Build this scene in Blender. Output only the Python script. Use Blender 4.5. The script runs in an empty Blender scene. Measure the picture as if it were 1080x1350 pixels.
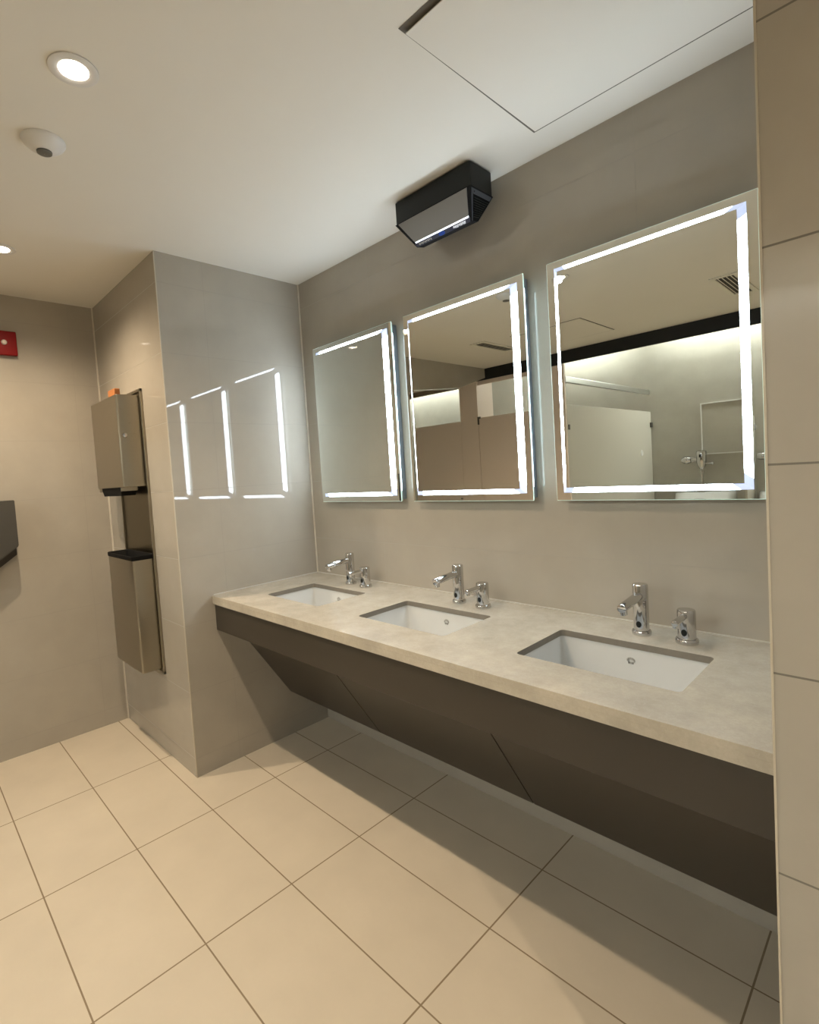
import bpy, bmesh, math, random
from mathutils import Vector, Matrix
random.seed(7)
PI = math.pi
SC = bpy.context.scene
COL = SC.collection

# ------------------------------------------------------------------ dimensions (metres)
H = 2.408            # ceiling height
HS = 2.95            # ceiling over the stalls
WL = -0.941          # left wall plane
D1 = -0.772          # front of the tiled pier left of the basins
LX = 2.188           # right end of the basin nook
ZC, ZB = 0.831, 0.790  # worktop top / underside of its thick front edge
ZS = .812            # underside of the slab itself
YC = -0.630          # worktop front edge
YF = -3.20           # front of the stalls
YR = -5.45           # rear wall

# ------------------------------------------------------------------ node helpers
def new_mat(name):
    m = bpy.data.materials.new(name); m.use_nodes = True
    nt = m.node_tree; b = nt.nodes['Principled BSDF']
    return m, nt, b
def N(nt, t, **k):
    n = nt.nodes.new(t)
    for a, v in k.items(): setattr(n, a, v)
    return n
def mth(nt, op, a, b=None, c=None):
    n = nt.nodes.new('ShaderNodeMath'); n.operation = op
    for i, v in enumerate((a, b, c)):
        if v is None: continue
        if isinstance(v, (int, float)): n.inputs[i].default_value = v
        else: nt.links.new(v, n.inputs[i])
    return n.outputs[0]
def mixc(nt, f, a, b):
    n = nt.nodes.new('ShaderNodeMix'); n.data_type = 'RGBA'
    if isinstance(f, (int, float)): n.inputs[0].default_value = f
    else: nt.links.new(f, n.inputs[0])
    for i, v in ((6, a), (7, b)):
        if isinstance(v, tuple): n.inputs[i].default_value = (*v, 1)
        else: nt.links.new(v, n.inputs[i])
    return n.outputs[2]
def pos(nt):
    g = N(nt, 'ShaderNodeNewGeometry'); s = N(nt, 'ShaderNodeSeparateXYZ')
    nt.links.new(g.outputs['Position'], s.inputs[0]); return g.outputs['Position'], s.outputs
def noise(nt, vec, scale, detail=4, rough=.55):
    n = N(nt, 'ShaderNodeTexNoise'); nt.links.new(vec, n.inputs['Vector'])
    n.inputs['Scale'].default_value = scale; n.inputs['Detail'].default_value = detail
    n.inputs['Roughness'].default_value = rough
    return n.outputs['Fac']
def ramp(nt, fac, p0, p1):
    r = N(nt, 'ShaderNodeMapRange'); nt.links.new(fac, r.inputs[0])
    r.inputs[1].default_value = p0; r.inputs[2].default_value = p1
    return r.outputs[0]
def joint(nt, coord, off, step, half):
    t = mth(nt, 'SUBTRACT', coord, off)
    t = mth(nt, 'DIVIDE', t, step)
    t = mth(nt, 'FRACT', mth(nt, 'ADD', t, 100.5))
    t = mth(nt, 'ABSOLUTE', mth(nt, 'SUBTRACT', t, .5))
    return mth(nt, 'LESS_THAN', t, half / step)
def bump(nt, b, h, dist=.001, strength=.5):
    n = N(nt, 'ShaderNodeBump'); n.inputs['Distance'].default_value = dist
    n.inputs['Strength'].default_value = strength
    nt.links.new(h, n.inputs['Height']); nt.links.new(n.outputs[0], b.inputs['Normal'])

def plain(name, col, rough=.5, metal=0.0, spec=.5, var=.04, scale=30, coat=0.0):
    m, nt, b = new_mat(name)
    p, _ = pos(nt); f = noise(nt, p, scale, 3)
    lo = tuple(max(0, c * (1 - var)) for c in col); hi = tuple(min(1, c * (1 + var)) for c in col)
    nt.links.new(mixc(nt, f, lo, hi), b.inputs['Base Color'])
    b.inputs['Roughness'].default_value = rough; b.inputs['Metallic'].default_value = metal
    b.inputs['Specular IOR Level'].default_value = spec
    b.inputs['Coat Weight'].default_value = coat; b.inputs['Coat Roughness'].default_value = .05
    return m
def emit(name, col, strength):
    m, nt, b = new_mat(name)
    b.inputs['Base Color'].default_value = (*col, 1)
    b.inputs['Emission Color'].default_value = (*col, 1)
    b.inputs['Emission Strength'].default_value = strength
    return m
def wall_tile(name, col, axis, zoff=.09, zstep=.312, aoff=0.0, astep=1.2, rough=.025, jdark=.62, half=.0012, spec=.5):
    m, nt, b = new_mat(name)
    p, s = pos(nt)
    jz = joint(nt, s[2], zoff, zstep, half)
    j = jz
    if axis is not None:
        ja = joint(nt, s[axis], aoff, astep, half * .8)
        j = mth(nt, 'MAXIMUM', jz, ja)
    f = noise(nt, p, 6, 5)
    g = noise(nt, p, 60, 3)
    c = mixc(nt, ramp(nt, f, .3, .7), tuple(x * .95 for x in col), tuple(x * 1.04 for x in col))
    c = mixc(nt, mth(nt, 'MULTIPLY', g, .25), c, tuple(x * .92 for x in col))
    c = mixc(nt, j, c, tuple(x * jdark for x in col))
    nt.links.new(c, b.inputs['Base Color'])
    r = mth(nt, 'ADD', rough, mth(nt, 'MULTIPLY', j, .4)); nt.links.new(r, b.inputs['Roughness'])
    b.inputs['Specular IOR Level'].default_value = spec
    bump(nt, b, mth(nt, 'SUBTRACT', 1, j), .0006, .5)
    return m

TILE = (.385, .354, .303)
M = {}
M['tile_back'] = wall_tile('polished_tile_back', TILE, 0, aoff=.55, astep=1.2, jdark=.85)
M['tile_left'] = wall_tile('polished_tile_left', TILE, 1, aoff=-.9, astep=1.2, jdark=.8)
M['tile_pier'] = wall_tile('polished_tile_pier', TILE, None, jdark=.42, rough=.16, half=.0016, spec=.3)
M['tile_column'] = wall_tile('polished_tile_column', TILE, 1, aoff=-.55, astep=1.2, jdark=.8)
M['tile_rear'] = wall_tile('polished_tile_rear', (.43, .41, .36), 0, zoff=2.136 - .6, zstep=.6, aoff=.02, astep=1.2, jdark=.85)
M['paint'] = plain('ceiling_paint', (.72, .695, .635), .85, spec=.2, var=.02, scale=3)
M['trim'] = plain('tile_trim_metal', (.62, .58, .50), .4)
M['tile_edge'] = plain('tile_edge', (.50, .45, .36), .4)
M['caulk'] = plain('grey_caulk', (.52, .50, .45), .5)
M['dark_gap'] = plain('dark_gap', (.06, .05, .04), .9)
M['hatch_gap_shade'] = plain('hatch_gap_shade', (.13, .12, .10), .9)  # dark colour standing for the shade in the hatch gaps
M['black_metal'] = plain('black_powder_coat', (.012, .012, .011), .45, spec=.3)

# floor tile
def floor_mat():
    m, nt, b = new_mat('floor_tile')
    p, s = pos(nt)
    jx = mth(nt, 'MULTIPLY', joint(nt, s[0], -.3032, .5845, .0024), mth(nt, 'GREATER_THAN', s[0], -.6)); jy = joint(nt, s[1], -1.1346, .3042, .0022)
    j = mth(nt, 'MAXIMUM', jx, jy)
    f = noise(nt, p, 5, 5); g = noise(nt, p, 90, 3)
    base = (.625, .555, .445)
    c = mixc(nt, ramp(nt, f, .3, .7), tuple(x * .95 for x in base), tuple(x * 1.03 for x in base))
    c = mixc(nt, mth(nt, 'MULTIPLY', g, .3), c, tuple(x * .93 for x in base))
    c = mixc(nt, j, c, (.25, .19, .12))
    nt.links.new(c, b.inputs['Base Color'])
    nt.links.new(mth(nt, 'ADD', .30, mth(nt, 'MULTIPLY', j, .4)), b.inputs['Roughness'])
    b.inputs['Specular IOR Level'].default_value = .35
    bump(nt, b, mth(nt, 'SUBTRACT', 1, j), .001, .6)
    return m
M['floor'] = floor_mat()
def stone_mat():
    m, nt, b = new_mat('beige_quartz')
    p, s = pos(nt)
    f = noise(nt, p, 9, 8, .65); g = noise(nt, p, 140, 4, .6); v = noise(nt, p, 22, 6, .7)
    base = (.475, .43, .35)
    c = mixc(nt, ramp(nt, f, .32, .68), tuple(x * .82 for x in base), tuple(x * 1.10 for x in base))
    c = mixc(nt, mth(nt, 'MULTIPLY', ramp(nt, g, .35, .7), .35), c, tuple(x * .78 for x in base))
    vein = mth(nt, 'LESS_THAN', mth(nt, 'ABSOLUTE', mth(nt, 'SUBTRACT', v, .5)), .008)
    c = mixc(nt, mth(nt, 'MULTIPLY', vein, .35), c, (.52, .48, .41))
    nt.links.new(c, b.inputs['Base Color'])
    b.inputs['Roughness'].default_value = .24
    return m
M['stone'] = stone_mat()
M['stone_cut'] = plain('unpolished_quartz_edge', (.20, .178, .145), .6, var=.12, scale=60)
M['laminate'] = plain('brown_grey_laminate', (.036, .029, .021), .30, spec=.5, var=.06, scale=200)
M['porcelain'] = plain('white_porcelain', (.62, .625, .61), .07, spec=.5, var=.01)
M['chrome'] = plain('chrome', (.62, .62, .62), .06, 1.0, var=.01)
M['black'] = plain('black_plastic', (.006, .0075, .0065), .45, spec=.3, var=.1)
M['rib_black'] = plain('grille_black_plastic', (.005, .005, .005), .7, spec=.15, var=.1)
M['grey_face'] = plain('satin_grey_panel', (.17, .163, .148), .4, .0, var=.02)
M['grey_edge'] = plain('dark_grey_plastic', (.05, .055, .065), .4, var=.05)
M['navy'] = plain('navy_label_strip', (.025, .03, .055), .35)
M['blue'] = plain('blue_emblem', (.004, .05, .30), .35)
M['white_mark'] = plain('white_print', (.75, .76, .82), .5)
M['grey_mark'] = plain('grey_print', (.36, .35, .32), .5)
M['red'] = plain('red_plastic', (.20, .0015, .002), .5, spec=.25, var=.05)
M['orange'] = plain('orange_cardboard', (.36, .13, .035), .6, var=.15, scale=300)
M['white_plastic'] = plain('white_plastic', (.66, .65, .63), .4, var=.01)
M['lens_grey'] = plain('grey_sensor_lens', (.10, .10, .09), .3, var=.2, scale=400)
M['clear_lens'] = plain('clear_strobe_lens', (.70, .62, .55), .15, var=.1)
M['vent_slot'] = plain('vent_shadow', (.06, .058, .05), .8)
M['vent_metal'] = plain('white_enamelled_metal', (.70, .68, .60), .5)
M['partition'] = plain('beige_partition_laminate', (.74, .625, .535), .45, spec=.3, var=.03, scale=60)
M['partition_light'] = plain('ivory_partition_laminate', (.50, .475, .41), .4, spec=.3, var=.03, scale=60)
M['brown_board'] = plain('brown_edge_board', (.20, .155, .11), .5)
M['alu'] = plain('anodised_aluminium', (.60, .61, .60), .3, 1.0)
M['box_grey'] = plain('grey_blue_housing', (.20, .22, .25), .5, .2)

def steel_mat():
    m, nt, b = new_mat('brushed_stainless_steel')
    p, s = pos(nt)
    mp = N(nt, 'ShaderNodeMapping'); mp.inputs['Scale'].default_value = (1, 1, 60)
    nt.links.new(p, mp.inputs[0])
    f = noise(nt, mp.outputs[0], 20, 4)
    nt.links.new(mixc(nt, f, (.33, .30, .24), (.40, .365, .295)), b.inputs['Base Color'])
    nt.links.new(mth(nt, 'ADD', .24, mth(nt, 'MULTIPLY', f, .12)), b.inputs['Roughness'])
    b.inputs['Metallic'].default_value = 1.0
    return m
M['steel'] = steel_mat()
M['back_steel'] = plain('dark_bronze_steel', (.16, .135, .085), .28, 1.0, var=.06)  # darker, browner steel for the dispenser's back panel
M['dark_steel'] = plain('charcoal_metal', (.085, .08, .07), .38, .5, var=.05)
def mirror_mat():
    m, nt, b = new_mat('silvered_glass')
    p, s = pos(nt); f = noise(nt, p, 2, 1)
    nt.links.new(mixc(nt, f, (.80, .83, .79), (.815, .84, .80)), b.inputs['Base Color'])
    b.inputs['Metallic'].default_value = 1; b.inputs['Roughness'].default_value = 0.0
    return m
M['mirror'] = mirror_mat()
M['glass_edge'] = emit('lit_glass_edge', (.62, .80, .74), .30)
LEDC = (.77, .89, 1.0)
M['led'] = emit('mirror_led', LEDC, 16.0)
M['led_corner'] = emit('mirror_led_corner', (.62, .72, 1.0), .42)
M['led_side'] = emit('mirror_side_glow', (.74, .92, 1.0), 5.0)
M['strip'] = emit('cove_led', (.97, 1.0, .95), 100.0)
M['lamp'] = emit('downlight_lens', (1.0, .86, .72), 20.0)
M['device_led'] = emit('device_led', (.85, .92, 1.0), 1.4)

# ------------------------------------------------------------------ mesh helpers
def BM(): return bmesh.new()
def add_box(bm, x0, x1, y0, y1, z0, z1, bev=0.0, seg=2):
    g = bmesh.ops.create_cube(bm, size=1.0)
    vs = g['verts']
    for v in vs:
        v.co = Vector(((x0 + x1) / 2 + v.co.x * (x1 - x0), (y0 + y1) / 2 + v.co.y * (y1 - y0), (z0 + z1) / 2 + v.co.z * (z1 - z0)))
    if bev > 0:
        es = list({e for v in vs for e in v.link_edges})
        bmesh.ops.bevel(bm, geom=es, offset=bev, segments=seg, affect='EDGES', profile=.6)
    return bm
def box(x0, x1, y0, y1, z0, z1, bev=0.0, seg=2): return add_box(BM(), x0, x1, y0, y1, z0, z1, bev, seg)
def frame_to(axis):
    a = Vector(axis).normalized()
    t = Vector((0, 0, 1)) if abs(a.z) < .9 else Vector((1, 0, 0))
    u = a.cross(t).normalized(); v = a.cross(u).normalized()
    return a, u, v
def add_lathe(bm, prof, origin=(0, 0, 0), axis=(0, 0, 1), n=40, cap0=True, cap1=True):
    a, u, v = frame_to(axis); o = Vector(origin); rings = []
    for r, h in prof:
        rings.append([bm.verts.new(o + a * h + (u * math.cos(2 * PI * i / n) + v * math.sin(2 * PI * i / n)) * r) for i in range(n)])
    for A, B in zip(rings, rings[1:]):
        for i in range(n):
            j = (i + 1) % n
            bm.faces.new((A[i], A[j], B[j], B[i]))
    if cap0: bm.faces.new(rings[0][::-1])
    if cap1: bm.faces.new(rings[-1])
    return bm
def lathe(*a, **k): return add_lathe(BM(), *a, **k)
def rrect(x0, x1, y0, y1, r, n=5):
    pts = []
    for cx, cy, a0 in ((x1 - r, y1 - r, 0), (x0 + r, y1 - r, PI / 2), (x0 + r, y0 + r, PI), (x1 - r, y0 + r, 1.5 * PI)):
        for i in range(n + 1):
            a = a0 + PI / 2 * i / n; pts.append((cx + r * math.cos(a), cy + r * math.sin(a)))
    return pts
def add_loft(bm, loops, cap0=True, cap1=True):
    rings = [[bm.verts.new(p) for p in L] for L in loops]
    n = len(rings[0])
    for A, B in zip(rings, rings[1:]):
        for i in range(n):
            j = (i + 1) % n
            bm.faces.new((A[i], A[j], B[j], B[i]))
    if cap0: bm.faces.new(rings[0][::-1])
    if cap1: bm.faces.new(rings[-1])
    return bm
def prism(pts, f0, f1):
    """pts -> 3D by two functions of (a,b)"""
    return add_loft(BM(), [[f0(a, b) for a, b in pts], [f1(a, b) for a, b in pts]])
def obj(name, bm, mat, parent=None, smooth=False, angle=.6):
    bmesh.ops.recalc_face_normals(bm, faces=bm.faces)
    me = bpy.data.meshes.new(name); bm.to_mesh(me); bm.free()
    for mm in (mat if isinstance(mat, (list, tuple)) else [mat]): me.materials.append(mm)
    if smooth:
        for p in me.polygons: p.use_smooth = True
        me.set_sharp_from_angle(angle=angle)
    o = bpy.data.objects.new(name, me); COL.objects.link(o)
    if parent:
        o.parent = parent
    return o
def thing(name, label, cat, loc=(0, 0, 0), group=None):
    o = bpy.data.objects.new(name, None); COL.objects.link(o)
    o.location = loc; o.empty_display_size = .05
    o['label'] = label; o['category'] = cat
    if group: o['group'] = group
    return o
def tag(o, label, cat, group=None):
    o['label'] = label; o['category'] = cat
    if group: o['group'] = group
    return o
def struct(name, bm, mat):
    o = obj(name, bm, mat); o['kind'] = 'structure'; return o
def dup(root, loc, label):
    r = root.copy(); COL.objects.link(r); r.location = loc; r['label'] = label
    for ch in list(root.children):
        c = ch.copy(); COL.objects.link(c); c.parent = r
        for g in list(ch.children):
            d = g.copy(); COL.objects.link(d); d.parent = c
    return r

# ------------------------------------------------------------------ the room
XL, XR = -4.6, 3.5
struct('floor', box(XL, XR, YR, 0, -.1, 0), M['floor'])
b = BM()
add_box(b, XL, XR, YF - .02, 0, H, H + .1)
add_box(b, XL, XR, YR, YF - .02, HS, HS + .1)
struct('ceiling', b, M['paint'])
struct('wall_back', box(WL, XR, 0, .12, 0, HS), M['tile_back'])
# tiled pier to the left of the basins: one face towards the room, one towards the basins
struct('wall_pier', box(WL - .12, 0, D1, 0, 0, H), [M['tile_column']])
# pier right of the basins, seen face on
struct('wall_right_pier', box(LX, XR, D1, 0, 0, H), M['tile_pier'])
b = BM()
add_box(b, WL - .12, WL, -1.95, D1, 0, H)
struct('wall_left', b, M['tile_left'])
struct('trim_7', prism([(-1.95, H), (-1.95, 2.10), (-2.75, 2.175), (YF, 2.31), (YF, H)], lambda a, c: (WL - .10, a, c), lambda a, c: (WL, a, c)), M['tile_left'])
struct('wall_right', box(XR, XR + .1, YR, 0, 0, HS), M['tile_left'])
struct('wall_rear', box(XL, XR, YR - .1, YR, 0, HS), M['tile_rear'])
struct('wall_far_left', box(XL - .1, XL, YR, 0, 0, HS), M['tile_left'])
struct('wall_corridor', box(XL, WL - .12, -1.95, -1.85, 0, HS), M['tile_left'])
# wall between the two stalls and the boarding above the left one
b = BM()
add_box(b, -1.30, -1.06, -3.50, YF, 0, HS)
struct('wall_stall', b, M['partition'])
struct('wall_between_stalls', box(-1.30, -1.24, YR, -3.50, 0, HS), M['tile_left'])
struct('wall_above_stall', box(XL, -1.30, YF - .03, YF, 2.307, HS), M['partition'])
struct('trim_8', box(XL, -1.30, YF - .032, YF + .002, 2.252, 2.307), M['brown_board'])
struct('wall_bulkhead', box(XL, XR, YF - .06, YF - .02, H, HS), M['paint'])
# trims
struct('trim_1', box(0, .006, -.006, 0, ZC, H), M['trim'])
struct('trim_2', box(WL, WL + .007, D1 - .007, D1, 0, H), M['trim'])
struct('trim_3', box(LX - .0008, LX + .0022, D1 - .0012, D1 + .003, 0, H), M['tile_edge'])
struct('trim_4', box(-.003, .001, D1 - .001, D1 + .003, 0, H), M['tile_edge'])
struct('trim_5', box(.006, LX, -.005, 0, ZC, ZC + .004), M['caulk'])
struct('trim_6', box(0, .005, YC + .01, -.006, ZC, ZC + .004), M['caulk'])
# black valance hanging in front of the cove light
tag(obj('valance', box(-1.06, XR, YF - .02, YF, 2.292, H, .002, 1), M['black_metal']),
    'black valance hanging from the ceiling in front of the lit rear wall', 'valance')

# ------------------------------------------------------------------ vanity
def cutter(x0, x1, y0, y1):
    L = rrect(x0, x1, y0, y1, .014)
    return prism(L, lambda a, c: (a, c, ZB - .05), lambda a, c: (a, c, ZC + .05))
SINKS = [(.227, .623), (.871, 1.287), (1.548, 1.969)]
SYB, SYF = -.197, -.467
def make_worktop():
    slab = obj('vanity_worktop', add_box(box(.002, LX - .002, YC, -.002, ZS, ZC, .0015, 2), .002, LX - .002, YC + .0003, YC + .03, ZB, ZS + .003, .0015, 2), M['stone'])
    cut = []
    for x0, x1 in SINKS:
        c = obj('cut', cutter(x0, x1, SYF, SYB), M['stone']); cut.append(c)
        md = slab.modifiers.new('b', 'BOOLEAN'); md.object = c; md.operation = 'DIFFERENCE'; md.solver = 'EXACT'
    bpy.context.view_layer.update()
    dg = bpy.context.evaluated_depsgraph_get()
    me = bpy.data.meshes.new_from_object(slab.evaluated_get(dg))
    slab.modifiers.clear(); old = slab.data; slab.data = me; bpy.data.meshes.remove(old)
    me.name = 'vanity_worktop'
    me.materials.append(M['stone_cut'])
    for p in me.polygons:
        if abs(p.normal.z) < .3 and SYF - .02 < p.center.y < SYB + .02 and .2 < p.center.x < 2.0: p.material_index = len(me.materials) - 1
    for c in cut:
        d = c.data; bpy.data.objects.remove(c); bpy.data.meshes.remove(d)
    tag(slab, 'long beige quartz worktop holding three undermount sinks below the mirrors', 'worktop')
make_worktop()

t = thing('vanity_cabinet', 'dark brown vanity apron and slanted knee panels below the beige worktop', 'cabinet', (0, -.62, .231))
def P(name, bm, mat, par, **k):          # build in world space, parent to an Empty that only has a location
    o = obj(name, bm, mat, par, **k)
    root = par
    off = Vector((0, 0, 0))
    while root is not None:
        off += root.location; root = root.parent
    o.data.transform(Matrix.Translation(-off))
    return o
P('apron', box(.003, LX - .003, -.619, -.599, .663, ZB - .0005, .001, 1), M['laminate'], t)
# slanted panels
yt, zt, yb, zb = -.521, .660, -.235, .231
dn = Vector((0, yb - yt, zb - zt)).normalized(); nn = Vector((0, -dn.z, dn.y))
if nn.y < 0: nn = -nn
xs = [.003, .70, 1.44, LX - .003]
for i in range(3):
    a, c = xs[i] + (.0025 if i else 0), xs[i + 1] - (.0025 if i < 2 else 0)
    q = [(yt, zt), (yb, zb)]
    loops = []
    for x in (a, c):
        p0 = Vector((x, yt, zt)); p1 = Vector((x, yb, zb))
        loops.append([p0, p1, p1 + nn * .018, p0 + nn * .018])
    P('knee_panel', add_loft(BM(), loops), M['laminate'], t)
P('bottom_rail', box(.003, LX - .003, -.599, yt + .004, .664, .684), M['laminate'], t)
# cleats that carry the panels on the wall
for x in (.05, .72, 1.46, 2.12):
    P('bracket', prism([(yt + .03, .70), (-.002, .70), (-.002, .30), (yb + .03, .30)],
        lambda a, c, x=x: (x - .012, a, c), lambda a, c, x=x: (x + .012, a, c)), M['dark_gap'], t)

# sinks
sink_lab = ['white rectangular undermount sink beside the grey tiled pier, furthest from the viewer',
            'white rectangular undermount sink in the middle of the beige worktop',
            'large white rectangular undermount sink nearest the right pier, widest of the three']
for (x0, x1), lab in zip(SINKS, sink_lab):
    cx = (x0 + x1) / 2; cy = (SYB + SYF) / 2
    t = thing('sink', lab, 'sink', (cx, cy, ZS - .16), 'undermount sinks')
    def L(d, z, r): return [(a, c, z) for a, c in rrect(x0 + d, x1 - d, SYF + d, SYB - d, r, 6)]
    z = ZS - .0008
    inner = [L(-.003, z, .012), L(-.003, z - .004, .012), L(.000, z - .02, .012), L(.010, z - .10, .015), L(.016, z - .125, .022), L(.030, z - .140, .034), L(.06, z - .146, .036), L(.115, z - .150, .015)]
    outer = [L(-.022, z, .03), L(-.022, z - .010, .03), L(-.012, z - .02, .03), L(-.002, z - .11, .035), L(.02, z - .150, .04), L(.06, z - .160, .04)]
    bm = BM()
    add_loft(bm, outer[::-1] + inner, True, True)
    P('bowl', bm, M['porcelain'], t, smooth=True, angle=1.0)
    P('drain', lathe([(.0005, 0.0), (.022, 0.0), (.026, .002), (.026, .0035), (.021, .003), (.019, .0015), (.0005, .0015)], (cx, cy, z - .1500), n=32, cap0=False, cap1=False), M['chrome'], t, smooth=True)
    # small grey maker's mark stamped on the rear inside wall
    mk = BM(); yy = SYB - .0088; zz = ZS - .036; mx = cx + .0
    for k in range(7):
        a = -PI / 2 + PI * (k - 3) / 8.0
        for s in (0, 1):
            px, pz = mx + math.sin(PI * (k - 3) / 7) * .010 * (1 if s else .6), zz + (math.cos(PI * (k - 3) / 7) * .008 if s else -.005)
            add_box(mk, px - .0014, px + .0014, yy + .0045, yy + .0060, pz - .003, pz + .003)
    P('maker_mark', mk, M['grey_mark'], t)

# faucets and soap spouts (face the user, -y)
def make_tap(name, cat, label, h, r, spout_r, sz, tip, group):
    t = thing(name, label, cat, (0, 0, 0), group)
    obj('base_ring', lathe([(r * 1.22, 0), (r * 1.25, .003), (r * 1.25, .010), (r * 1.16, .0135), (r * 1.0, .0145)], n=48), M['chrome'], t, smooth=True)
    obj('body', lathe([(r, .0145), (r, h - .006), (r * .97, h - .0018), (r * .90, h)], n=48), M['chrome'], t, smooth=True)
    d = Vector((0, tip[0], tip[1] - sz)); ln = d.length
    obj('spout', lathe([(spout_r, r * .6), (spout_r, ln - .003), (spout_r * .93, ln - .0007), (spout_r * .80, ln)], (0, 0, sz), d, n=32), M['chrome'], t, smooth=True)
    e = Vector((0, 0, sz)) + d.normalized() * (ln - spout_r * 1.0)
    ax = Vector((0, d.z, -d.y)); ax = -ax if ax.z > 0 else ax
    o = obj('outlet', lathe([(spout_r * .82, spout_r * .5), (spout_r * .82, spout_r * 1.6), (spout_r * .70, spout_r * 1.68)], e, ax, n=28), M['chrome'], t, smooth=True)
    bm = BM()
    zc = .034; n = 20
    for ring in (0, 1):
        pass
    loops = []
    for yoff, k in ((r * .80, 1.0), (r + .0010, 1.0), (r + .0016, .8)):
        lp = []
        for i in range(n):
            a = 2 * PI * i / n
            lp.append((.0075 * k * math.cos(a), -yoff + (.0075 * k * math.cos(a)) ** 2 / (2 * r), zc + .0095 * k * math.sin(a)))
        loops.append(lp)
    add_loft(bm, loops)
    obj('sensor_window', bm, M['black'], t, smooth=True)
    return t
fx = [.413, 1.073, 1.757]; ox = [.530, 1.193, 1.881]
f0 = make_tap('sensor_faucet', 'faucet', 'tall chrome sensor faucet behind the sink next to the grey tiled pier', .152, .0215, .0128, .120, (-.142, .108), 'sensor faucets')
f0.location = (fx[0], -.107, ZC)
dup(f0, (fx[1], -.107, ZC), 'tall chrome sensor faucet behind the middle sink, below the middle mirror')
dup(f0, (fx[2], -.107, ZC), 'tall chrome sensor faucet behind the largest, nearest sink')
s0 = make_tap('soap_dispenser', 'soap dispenser', 'short chrome sensor soap dispenser right of the faucet nearest the grey tiled pier', .095, .0235, .0088, .080, (-.098, .078), 'sensor soap dispensers')
s0.location = (ox[0], -.116, ZC)
dup(s0, (ox[1], -.116, ZC), 'short chrome sensor soap dispenser right of the middle faucet')
dup(s0, (ox[2], -.116, ZC), 'short chrome sensor soap dispenser nearest the right pier, right of the nearest faucet')

# ------------------------------------------------------------------ lighted mirrors
def make_mirror(label, x0, x1, z0=1.228, z1=2.024):
    cx = (x0 + x1) / 2
    t = thing('lighted_mirror', label, 'mirror', (cx, -.0, z0), 'lighted mirrors above the sinks')
    yf = -.045
    P('housing', box(x0 + .009, x1 - .009, -.032, -.0005, z0 + .009, z1 - .009, .002, 1), M['box_grey'], t)
    # side light diffusers between housing and glass
    for xa, xb in ((x0 + .003, x0 + .012), (x1 - .012, x1 - .003)):
        P('side_diffuser', box(xa, xb, -.0395, -.034, z0 + .05, z1 - .05), M['led_side'], t)
    P('backing_plate', box(x0 + .004, x1 - .004, -.034, -.032, z0 + .004, z1 - .004), M['alu'], t)
    g = obj('mirror_glass', box(x0, x1, yf, yf + .005, z0, z1, .0017, 1), [M['mirror'], M['glass_edge']], t)
    for p in g.data.polygons:
        p.material_index = 0 if p.normal.y < -.9 else 1
    g.data.transform(Matrix.Translation((-cx, 0, -z0)))
    # raised centre glass; its sloping rim is the frosted light band
    a0, a1, c0, c1 = x0 + .027, x1 - .026, z0 + .027, z1 - .024; w = .0175; d = .0165
    ya, yb_ = yf - .0001, yf - d
    P('centre_glass', box(a0 + w, a1 - w, yb_, yb_ + .004, c0 + w, c1 - w), M['mirror'], t)
    e = .030
    O = [(a0, c0), (a1, c0), (a1, c1), (a0, c1)]; I = [(a0 + w, c0 + w), (a1 - w, c0 + w), (a1 - w, c1 - w), (a0 + w, c1 - w)]
    def strip(k, t0, t1):
        def q(L, tt): 
            p_, q_ = L[k], L[(k + 1) % 4]; return p_[0] + (q_[0] - p_[0]) * tt, p_[1] + (q_[1] - p_[1]) * tt
        A, B_, C_, D_ = q(O, t0), q(O, t1), q(I, t1), q(I, t0)
        f = [(A[0], ya, A[1]), (B_[0], ya, B_[1]), (C_[0], yb_, C_[1]), (D_[0], yb_, D_[1])]
        g_ = [(D_[0], ya, D_[1]), (C_[0], ya, C_[1])]
        bm = BM(); vv = [bm.verts.new(p) for p in f + g_]
        bm.faces.new(vv[:4]); bm.faces.new((vv[3], vv[2], vv[5], vv[4])); bm.faces.new((vv[0], vv[4], vv[5], vv[1]))
        bm.faces.new((vv[0], vv[3], vv[4])); bm.faces.new((vv[1], vv[5], vv[2]))
        return bm
    for k in range(4):
        ln = (a1 - a0) if k % 2 == 0 else (c1 - c0); ee = e / ln
        P('light_band', strip(k, ee, 1 - ee), M['led'], t)
        P('band_corner', strip(k, 0, ee), M['led_corner'], t)
        P('band_corner', strip(k, 1 - ee, 1), M['led_corner'], t)
    return t
make_mirror('square-framed light-band mirror nearest the grey tiled pier, showing plain grey tile', .151, .730)
make_mirror('light-band mirror in the middle, showing the beige stall doors', .803, 1.385)
make_mirror('largest-looking light-band mirror beside the right pier, showing urinal and black valance', 1.473, 2.059)

# ------------------------------------------------------------------ black unit under the ceiling
t = thing('air_purifier', 'black angular air purifier with slanted grey front under the ceiling between mirrors', 'air purifier', (1.11, -.12, H))
zt = H - .004
xa, xb = .929, 1.289
top = rrect(xa, xb, -.190, -.056, .012, 3)
bm = BM()
# upper shell
add_loft(bm, [[(a, c, zt) for a, c in rrect(xa + .004, xb - .004, -.186, -.058, .012, 3)], [(a, c, zt - .004) for a, c in top], [(a, c, 2.319) for a, c in top]])
P('upper_shell', bm, M['black'], t, smooth=True, angle=.5)
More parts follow.
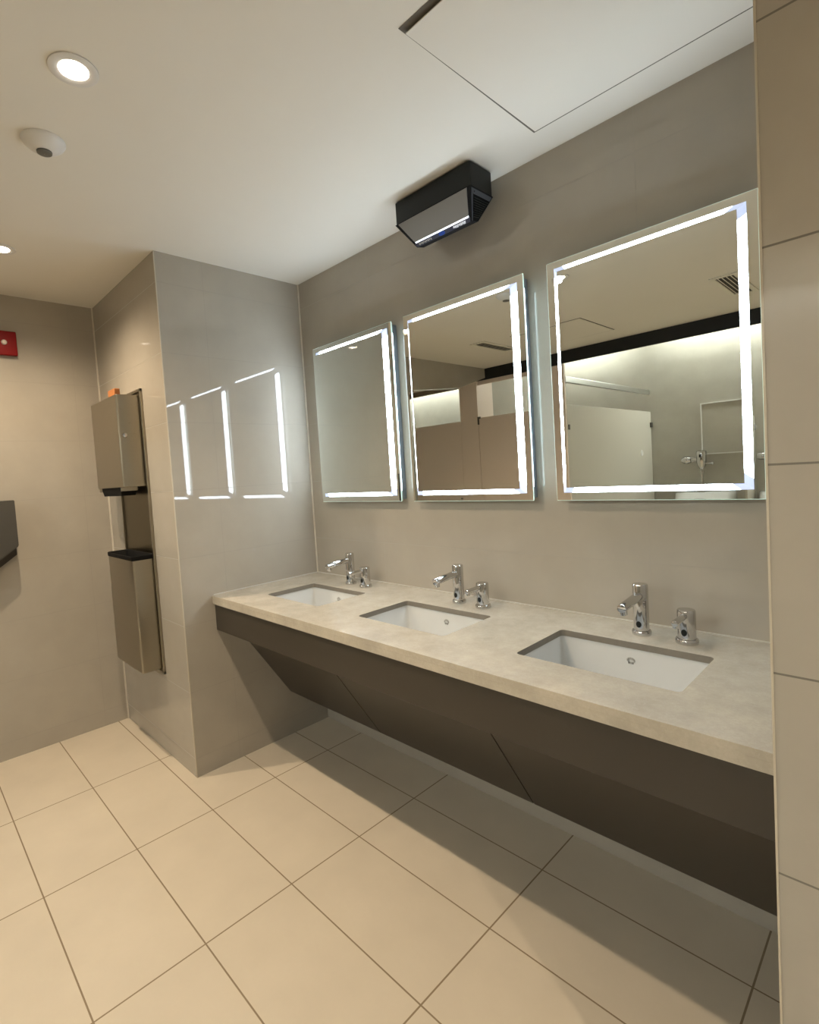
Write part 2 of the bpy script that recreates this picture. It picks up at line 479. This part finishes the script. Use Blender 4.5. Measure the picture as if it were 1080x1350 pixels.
# lower tapered body: cross-section slants back to the wall
zl = 2.238; yl = -.118
def sect(xl, xr): pass
bm = BM()
TL_ = [(xa, -.190, 2.319), (xb, -.190, 2.319), (xb, -.056, 2.319), (xa, -.056, 2.319)]
BL_ = [(.972, yl, zl), (1.236, yl, zl), (1.236, yl + .040, zl + .010), (.972, yl + .040, zl + .010)]
add_loft(bm, [TL_, BL_])
P('lower_body', bm, M['rib_black'], t)
def on_front(u, v, d=0.0):     # u across 0..1, v down 0..1 on the slanted front
    A = Vector(TL_[0]).lerp(Vector(TL_[1]), u); B_ = Vector(BL_[0]).lerp(Vector(BL_[1]), u)
    n = Vector((0, zl - 2.319, -(yl + .190))).normalized()
    n = Vector((0, -(2.319 - zl), -(yl + .19))).normalized()
    return A.lerp(B_, v) + n * d
def on_side(u, v, d=0.0):      # right-hand side: u from front to back, v down
    A = Vector(TL_[1]).lerp(Vector(TL_[2]), u); B_ = Vector(BL_[1]).lerp(Vector(BL_[2]), u)
    return A.lerp(B_, v) + Vector((.84, 0, -.54)) * d
def quad_plate(f, u0, u1, v0, v1, d0, d1):
    return add_loft(BM(), [[f(u0, v0, d0), f(u1, v0, d0), f(u1, v1, d0), f(u0, v1, d0)], [f(u0, v0, d1), f(u1, v0, d1), f(u1, v1, d1), f(u0, v1, d1)]])
P('front_panel', quad_plate(on_front, .045, .955, .02, .80, -.001, .003), M['grey_face'], t)
P('status_light', quad_plate(on_front, .05, .955, .805, .848, -.001, .0032), M['device_led'], t)
lb = P('label_strip', quad_plate(on_front, .02, .975, .858, .998, -.001, .003), M['navy'], t)
bm = BM()
random.seed(3)
for k in range(9):       # pale illegible strokes at the left
    u = .08 + k * .027
    add_loft(bm, [[on_front(u, .89, dd), on_front(u + .017, .89, dd), on_front(u + .017, .965 - .02 * (k % 2), dd), on_front(u, .965 - .02 * (k % 2), dd)] for dd in (.003, .0034)])
P('print_mark', bm, M['grey_mark'], lb)
bm = BM()
for k, hh in enumerate((.95, .965, .975, .95, .97, .96, .975)):
    u = .70 + k * .030
    add_loft(bm, [[on_front(u, .885, dd), on_front(u + .026, .885, dd), on_front(u + .026, hh, dd), on_front(u, hh, dd)] for dd in (.003, .0034)])
P('print_mark', bm, M['white_mark'], lb)
bm = BM()
add_loft(bm, [[on_front(.50 + .055 * math.cos(2 * PI * i / 20), .928 + .064 * math.sin(2 * PI * i / 20), dd) for i in range(20)] for dd in (.003, .0036)])
P('emblem', bm, M['blue'], lb)
sf = P('side_cover', quad_plate(on_side, .03, .95, .05, .20, -.001, .002), M['grey_edge'], t)
P('screw', lathe([(.0025, 0), (.0025, .0008)], on_side(.15, .13, .002), (.84, 0, -.54), n=12), M['black'], sf)
P('edge_strip', quad_plate(on_side, .02, .10, .20, .98, -.001, .002), M['grey_edge'], t)
for k in range(9):
    v = .27 + k * .073
    P('grille_rib', quad_plate(on_side, .16, .93 - .03 * k * .5, v, v + .030, -.001, .0035), M['black'], t)
P('mounting_bracket', box(1.02, 1.20, -.058, -.0005, 2.335, 2.395, .002, 1), M['black'], t)

# ------------------------------------------------------------------ towel dispenser with waste bin, on the pier face
t = thing('towel_dispenser', 'stainless steel paper towel dispenser above its waste bin, on the pier face', 'towel dispenser', (-.49, D1, .43))
fx0, fx1, fz0, fz1 = -.700, -.276, .428, 1.846
bm = BM()
add_box(bm, fx0, fx0 + .014, D1 - .012, D1 - .0005, fz0, fz1, .001, 1)
add_box(bm, fx1 - .014, fx1, D1 - .012, D1 - .0005, fz0, fz1, .001, 1)
add_box(bm, fx0, fx1, D1 - .012, D1 - .0005, fz1 - .014, fz1, .001, 1)
add_box(bm, fx0, fx1, D1 - .012, D1 - .0005, fz0, fz0 + .014, .001, 1)
P('frame', bm, M['steel'], t)
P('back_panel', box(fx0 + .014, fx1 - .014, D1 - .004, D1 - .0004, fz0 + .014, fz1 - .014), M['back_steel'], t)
bm = BM()
ux0, ux1, uy = -.716, -.300, -.888
def uL(z, d=0.0):
    pts = []
    r = .010
    for cx, cy, a0 in ((ux1 - r - d, uy + r + d, -PI / 2), ):
        for i in range(7):
            a = a0 + PI / 2 * i / 6; pts.append((cx + r * math.cos(a), cy + r * math.sin(a), z))
    pts += [(ux1 - d, D1 - .006, z), (ux0 + d, D1 - .006, z)]
    for i in range(7):
        a = PI + PI / 2 * i / 6; pts.append((ux0 + r + d + r * math.cos(a), uy + r + d + r * math.sin(a), z))
    return pts
add_loft(bm, [uL(1.372, .002), uL(1.375), uL(1.813), uL(1.816, .002)])
cab = P('dispenser_cabinet', bm, M['steel'], t, smooth=True, angle=.5)
P('lock', lathe([(.012, 0), (.012, .004), (.010, .007), (.004, .0075)], (ux1, -.862, 1.621), (1, 0, 0), n=24), M['chrome'], cab, smooth=True)
bm = BM()
add_loft(bm, [[(-.665, -.884, 1.374), (-.345, -.884, 1.374), (-.345, -.800, 1.374), (-.665, -.800, 1.374)], [(-.640, -.880, 1.330), (-.370, -.880, 1.330), (-.370, -.812, 1.330), (-.640, -.812, 1.330)]])
P('towel_slot', bm, M['rib_black'], t)
P('tear_lip', box(-.690, -.655, -.886, -.81, 1.352, 1.3735, .002, 1), M['steel'], t)
P('tear_lip', box(-.352, -.338, -.886, -.81, 1.352, 1.3735, .002, 1), M['steel'], t)
# bin (open top box)
bx0, bx1, by = -.672, -.292, -.880
bm = BM()
def bl(d, z, y1=D1 - .006): return [(a, c, z) for a, c in rrect(bx0 + d, bx1 - d, by + d, y1 - d, .010, 4)]
add_loft(bm, [bl(.003, .455), bl(0, .460), bl(0, 1.026), bl(.001, 1.028), bl(.004, 1.028), bl(.004, .47)])
bn = P('waste_bin', bm, M['steel'], t, smooth=True, angle=.5)
bm = BM()
def br(d, z): return [(a, c, z) for a, c in rrect(bx0 + d, bx1 - d, by + d, D1 - .006 - d, .010, 4)]
add_loft(bm, [br(-.0015, 1.012), br(-.003, 1.016), br(-.003, 1.032), br(0, 1.034), br(.006, 1.028), br(.010, .60)], False, True)
P('bin_liner', bm, M['rib_black'], bn, smooth=True, angle=.8)
tag(obj('cardboard_box', box(-.435, -.335, -.880, -.855, 1.817, 1.850, .002, 1), M['orange']),
    'small orange cardboard box lying on top of the steel towel dispenser', 'box')

# ------------------------------------------------------------------ left wall: dryer and alarm
t = thing('hand_dryer', 'dark grey hand dryer with slanted underside on the left wall', 'hand dryer', (WL, -1.47, 1.0))
prof = [(-1.246, 1.343), (-1.246, 1.108), (-1.43, .971), (-1.51, .971), (-1.694, 1.108), (-1.694, 1.343)]
def ex(pts, xa_, xb_): return prism(pts, lambda a, c: (xa_, a, c), lambda a, c: (xb_, a, c))
bm = ex(prof, WL + .020, WL + .105)
bmesh.ops.bevel(bm, geom=bm.edges[:], offset=.003, segments=2, affect='EDGES')
P('cover', bm, M['dark_steel'], t)
P('base_plate', ex([(-1.248, 1.335), (-1.248, 1.060), (-1.43, .926), (-1.51, .926), (-1.692, 1.060), (-1.692, 1.335)], WL + .0006, WL + .040), M['laminate'], t)
t = thing('fire_alarm', 'square red fire alarm with a small clear lens high on the left wall', 'fire alarm', (WL, -1.22, 2.154))
P('plate', box(WL + .0005, WL + .032, -1.283, -1.157, 2.092, 2.215, .006, 3), M['red'], t, smooth=True, angle=.6)
P('lens', lathe([(.013, 0), (.013, .006), (.010, .011), (.004, .013)], (WL + .032, -1.213, 2.155), (1, 0, 0), n=20), M['clear_lens'], t, smooth=True)

# ------------------------------------------------------------------ ceiling fixtures
def make_downlight(x, y, label):
    t = thing('downlight', label, 'ceiling light', (x, y, H), 'round ceiling downlights')
    obj('trim_ring', lathe([(.056, -.0006), (.056, -.004), (.053, -.0058), (.040, -.0058), (.034, -.0035), (.033, -.0012), (.033, -.0006)], n=48, cap0=False, cap1=False), M['white_plastic'], t, smooth=True)
    obj('lens', lathe([(.0325, -.0012), (.0325, -.0030), (.029, -.0036), (.0005, -.0040)], n=40, cap1=False), M['lamp'], t, smooth=True)
    return t
DL = [(.905, -1.293, 'glowing round downlight near the grey ceiling sensor'),
      (-.330, -1.283, 'glowing round downlight at the left edge of the ceiling, nearest the red alarm'),
      (3.36, -1.29, 'unseen round downlight added to brighten the right pier')  # added lamp out of view, there to brighten the pier face
     ]
for x, y, l in DL:
    make_downlight(x, y, l)
    ld = bpy.data.lights.new('downlight_beam', 'SPOT'); ld.energy = 48; ld.color = (1.0, .80, .57)
    ld.spot_size = math.radians(152); ld.spot_blend = 1.0; ld.shadow_soft_size = .02
    lo = bpy.data.objects.new('downlight_beam', ld); COL.objects.link(lo); lo.location = (x, y, H - .012)

t = thing('motion_sensor', 'round white motion sensor with a grey lens on the ceiling', 'sensor', (.556, -1.292, H))
obj('housing', lathe([(.058, -.0006), (.058, -.004), (.054, -.011), (.040, -.023), (.024, -.032), (.0005, -.0322)], n=48, cap1=False), M['white_plastic'], t, smooth=True, angle=.9)
obj('lens', lathe([(.021, -.0318), (.020, -.036), (.014, -.038), (.0005, -.0385)], n=32, cap1=False), M['lens_grey'], t, smooth=True)

def make_hatch(x0, x1, y0, y1, label, drop):
    t = thing('access_hatch', label, 'hatch', ((x0 + x1) / 2, (y0 + y1) / 2, H), 'ceiling access hatches')
    P('gap_shade', box(x0, x1, y0, y1, H - .0012, H - .0004), M['hatch_gap_shade'], t)  # dark sheet imitates the shaded gap; the ceiling has no real slot
    g = .008
    bm = add_loft(BM(), [[(a, c, H - .0014 - (drop if (c < (y0 + y1) / 2) else 0) * (1 if a < (x0 + x1) / 2 else .4) - dz) for a, c in ((x0 + g, y0 + g * 2), (x1 - g, y0 + g * 2), (x1 - g, y1 - g), (x0 + g, y1 - g))] for dz in (0, .0025)])
    P('hatch_panel', bm, M['paint'], t)
make_hatch(1.498, 2.10, -.747, -.130, 'square white access hatch cut into the ceiling above the nearest mirror', .006)
make_hatch(-.01, .590, -2.84, -2.225, 'square white access hatch in the ceiling near the black valance, seen in a mirror', .001)

def make_vent(xc, label):
    t = thing('ceiling_vent', label, 'vent', (xc, -2.40, H), 'ceiling air vents')
    x0, x1, y0, y1 = xc - .075, xc + .075, -2.67, -2.14
    bm = BM(); w = .028
    for q in ((x0, x1, y0, y0 + w), (x0, x1, y1 - w, y1), (x0, x0 + w, y0 + w, y1 - w), (x1 - w, x1, y0 + w, y1 - w)):
        add_box(bm, *q, H - .008, H - .0006, .001, 1)
    P('frame', bm, M['vent_metal'], t)
    P('slot_shade', box(x0 + w, x1 - w, y0 + w, y1 - w, H - .0016, H - .0006), M['vent_slot'], t)  # thin dark plate painted as the shade inside the vent slots
    for k in range(4):
        x = x0 + w + .006 + k * .0225
        P('slat', add_loft(BM(), [[(x, yy, H - .002), (x + .003, yy, H - .002), (x + .011, yy, H - .008), (x + .008, yy, H - .008)] for yy in (y0 + w, y1 - w)]), M['vent_metal'], t)
make_vent(1.51, 'slotted ceiling vent seen in the mirror beside the right pier')
make_vent(-.28, 'slotted ceiling vent seen in the middle mirror')

# ------------------------------------------------------------------ cove light along the rear wall
for x0, x1, l in ((XL + .05, -.27, 'long cove light strip above the stalls'), (.12, XR - .05, 'long cove light strip above the urinals')):
    t = thing('cove_light', l, 'light strip', ((x0 + x1) / 2, YR + .05, HS), 'cove light strips')
    P('channel', box(x0, x1, YR + .075, YR + .125, HS - .030, HS - .001), M['alu'], t)
    P('diffuser', box(x0 + .004, x1 - .004, YR + .080, YR + .120, HS - .042, HS - .0302), M['strip'], t)

# ------------------------------------------------------------------ stalls (seen in the mirrors)
def door(x0, x1, ztop, label, hinge=True):
    t = thing('stall_door', label, 'door', ((x0 + x1) / 2, YF - .015, .15), 'stall doors')
    P('door_panel', box(x0, x1, YF - .028, YF - .003, .15, ztop, .002, 1), M['partition'], t)
    if hinge:
        bm = box(x0 - .004, x0 + .034, YF - .002, YF + .012, ztop - .012, ztop + .010, .002, 1)
        add_box(bm, x0 + .000, x0 + .012, YF - .002, YF + .018, ztop - .075, ztop - .012, .002, 1)
        P('hinge', bm, M['dark_steel'], t)
    P('latch', lathe([(.014, 0), (.014, .008), (.009, .014)], (x1 - .06, YF - .003, 1.0), (0, 1, 0), n=24), M['chrome'], t, smooth=True)
    return t
door(-2.06, -1.303, 1.880, 'beige stall door seen at the left of the middle mirror', False)
door(-1.058, -.190, 1.893, 'beige stall door with a dark hinge seen at the right of the middle mirror')
tag(obj('stall_pilaster', box(-.187, -.048, YF - .030, YF - .001, 0, 2.2905, .002, 1), M['partition']),
    'slim beige stall pilaster reaching the black valance beside the open cubicle', 'pilaster')
tag(obj('stall_header', box(-1.058, -.19, YF - .030, YF - .0205, 2.25, 2.40, .001, 1), M['partition']),
    'beige header board above the stall door, under the black valance', 'board')
# side partition with head rail
t = thing('stall_partition', 'ivory stall side partition fixed to the rear tiled wall, seen in nearest mirror', 'partition', (-.06, -4.3, .2))
P('panel', box(-.072, -.048, YR + .012, YF - .032, .2, 1.905, .002, 1), M['partition_light'], t)
for z in (1.74, .6):
    P('wall_bracket', box(-.078, -.030, YR + .0008, YR + .05, z - .03, z + .03, .002, 1), M['dark_steel'], t)
P('latch', box(-.048, -.040, YF - .075, YF - .045, 1.66, 1.71, .002, 1), M['dark_steel'], t)
P('bumper', lathe([(.036, 0), (.036, .004), (.026, .005), (.024, .003), (.0005, .003)], (-.048, -5.10, 1.395), (1, 0, 0), n=32, cap1=False), M['white_plastic'], t, smooth=True)
t = thing('head_rail', 'aluminium head rail running from the pilaster to the rear wall', 'rail', (-.06, -4.3, 2.15))
P('rail', box(-.075, -.045, YR + .03, YF - .032, 2.115, 2.175, .006, 2), M['alu'], t)
P('end_bracket', box(-.066, -.054, YR + .0008, YR + .035, 2.125, 2.165, .002, 1), M['chrome'], t)

# urinals with flush valves and a screen
def make_urinal(x, label, vlabel, ws):
    t = thing('urinal', label, 'urinal', (x, YR, .45), 'wall urinals')
    def U(w, d, z, y0=YR + .001, n=24):
        w *= ws
        pts = [(x - w, y0, z)]
        for i in range(n + 1):
            a = PI - PI * i / n
            c, s = math.cos(a), math.sin(a)
            pts.append((x + w * math.copysign(abs(c) ** .55, c), y0 + .02 + (d - .02) * abs(s) ** .7, z))
        pts.append((x + w, y0, z))
        return pts
    loops = [U(.10, .10, .44), U(.15, .20, .50), U(.175, .30, .58), U(.18, .36, .66), U(.178, .35, .70), U(.172, .28, .76), U(.168, .20, .82), U(.168, .16, .875), U(.160, .14, .89)]
    P('bowl', add_loft(BM(), loops), M['porcelain'], t, smooth=True, angle=1.0)
    bm = BM()
    add_loft(bm, [[(x + .13 * math.cos(2 * PI * i / 24), YR + .365 - (z_ - .66) * .95 + .002, .74 + z_off) for i in range(24) for z_, z_off in ((.66 + .08 + .075 * math.sin(2 * PI * i / 24), .085 * math.sin(2 * PI * i / 24)),)],
                  [(x + .12 * math.cos(2 * PI * i / 24), YR + .08, .76 + .09 * math.sin(2 * PI * i / 24)) for i in range(24)]], False, True)
    P('basin', bm, M['porcelain'], t, smooth=True)
    v = thing('flush_valve', vlabel, 'flush valve', (x, YR, 1.2), 'chrome flush valves')
    yv = YR + .085
    P('valve_body', lathe([(.018, 1.165), (.034, 1.185), (.040, 1.20), (.052, 1.24), (.056, 1.34), (.052, 1.372), (.030, 1.382)], (x, yv, 0), n=32), M['chrome'], v, smooth=True)
    P('down_pipe', lathe([(.014, .906), (.014, 1.166)], (x, yv, 0), n=20), M['chrome'], v, smooth=True)
    P('coupling', lathe([(.019, 1.12), (.021, 1.125), (.021, 1.15), (.017, 1.155)], (x, yv, 0), n=6), M['chrome'], v)
    P('supply_pipe', lathe([(.020, 0), (.020, .085), (.034, .09), (.042, .12), (.042, .16), (.026, .185)], (x - .02, yv, 1.275), (-1, 0, 0), n=24), M['chrome'], v, smooth=True)
    P('wall_flange', lathe([(.032, 0), (.030, .012), (.014, .02), (.014, .085)], (x - .12, YR + .0006, 1.275), (0, 1, 0), n=24), M['chrome'], v, smooth=True)
    P('handle', lathe([(.010, .03), (.010, .10), (.016, .12), (.012, .13)], (x, yv, 1.225), (1, .2, 0), n=16), M['chrome'], v, smooth=True)
    P('sensor_window', box(x - .012, x + .012, yv + .046, yv + .0575, 1.30, 1.335, .002, 1), M['black'], v)
    P('spud', lathe([(.020, .8905), (.024, .896), (.018, .912)], (x, yv, 0), n=24), M['chrome'], v, smooth=True)
make_urinal(.515, 'white wall urinal nearest the stall partition, seen in nearest mirror', 'chrome flush valve above the urinal nearest the stall partition', 1.85)
make_urinal(1.25, 'white wall urinal beyond the privacy screen, far from the stalls', 'chrome flush valve above the urinal beyond the privacy screen', 1.2)
t = thing('wall_panel', 'pale-edged glossy panel on the rear wall behind the flush valve', 'wall panel', (.735, YR, 1.33))
P('panel', box(.512, .958, YR + .0006, YR + .010, 1.345, 1.918), M['tile_rear'], t)
bm = BM()
for q in ((.500, .512, 1.33, 1.93), (.512, .97, 1.918, 1.93), (.512, .97, 1.33, 1.342), (.958, .97, 1.342, 1.918)):
    add_box(bm, q[0], q[1], YR + .0006, YR + .016, q[2], q[3])
P('edge_trim', bm, M['white_plastic'], t)
t = thing('urinal_screen', 'beige privacy screen between the two urinals', 'screen', (1.0, YR, .5))
P('panel', box(.995, 1.015, YR + .012, YR + .42, .45, 1.73, .002, 1), M['partition_light'], t)
for z in (.6, 1.6):
    P('wall_bracket', box(.985, 1.025, YR + .0008, YR + .04, z - .03, z + .03, .002, 1), M['chrome'], t)

# ------------------------------------------------------------------ camera
cam = bpy.data.cameras.new('camera'); co = bpy.data.objects.new('camera', cam); COL.objects.link(co)
yaw, pitch, roll = .8164, -.0502, -.0643
cy_, sy_ = math.cos(yaw), math.sin(yaw); cp, sp = math.cos(pitch), math.sin(pitch)
fwd = Vector((-sy_ * cp, cy_ * cp, sp)); right = Vector((cy_, sy_, 0)); up = right.cross(fwd)
cr, sr = math.cos(roll), math.sin(roll)
r2 = cr * right + sr * up; u2 = -sr * right + cr * up
m = Matrix((r2, u2, -fwd)).transposed().to_4x4(); m.translation = (2.354, -1.7144, 1.3631)
co.matrix_world = m
cam.sensor_fit = 'AUTO'; cam.sensor_width = 36
cam.lens = 686.59 / 1350 * 36
cam.shift_x = (540 - 498.82) / 1350; cam.shift_y = (657.73 - 675) / 1350
cam.clip_start = .02
SC.camera = co

# ------------------------------------------------------------------ world + view
w = bpy.data.worlds.new('world'); SC.world = w; w.use_nodes = True
w.node_tree.nodes['Background'].inputs[0].default_value = (1, .93, .82, 1)
w.node_tree.nodes['Background'].inputs[1].default_value = .0
vs = SC.view_settings
vs.view_transform = 'Standard'; vs.look = 'None'; vs.gamma = 1; vs.use_curve_mapping = False
vs.exposure = 0.75
try:
    SC.cycles.max_bounces = 10; SC.cycles.diffuse_bounces = 6; SC.cycles.glossy_bounces = 6
    SC.cycles.sample_clamp_indirect = 6.0; SC.cycles.blur_glossy = .5
except Exception: pass
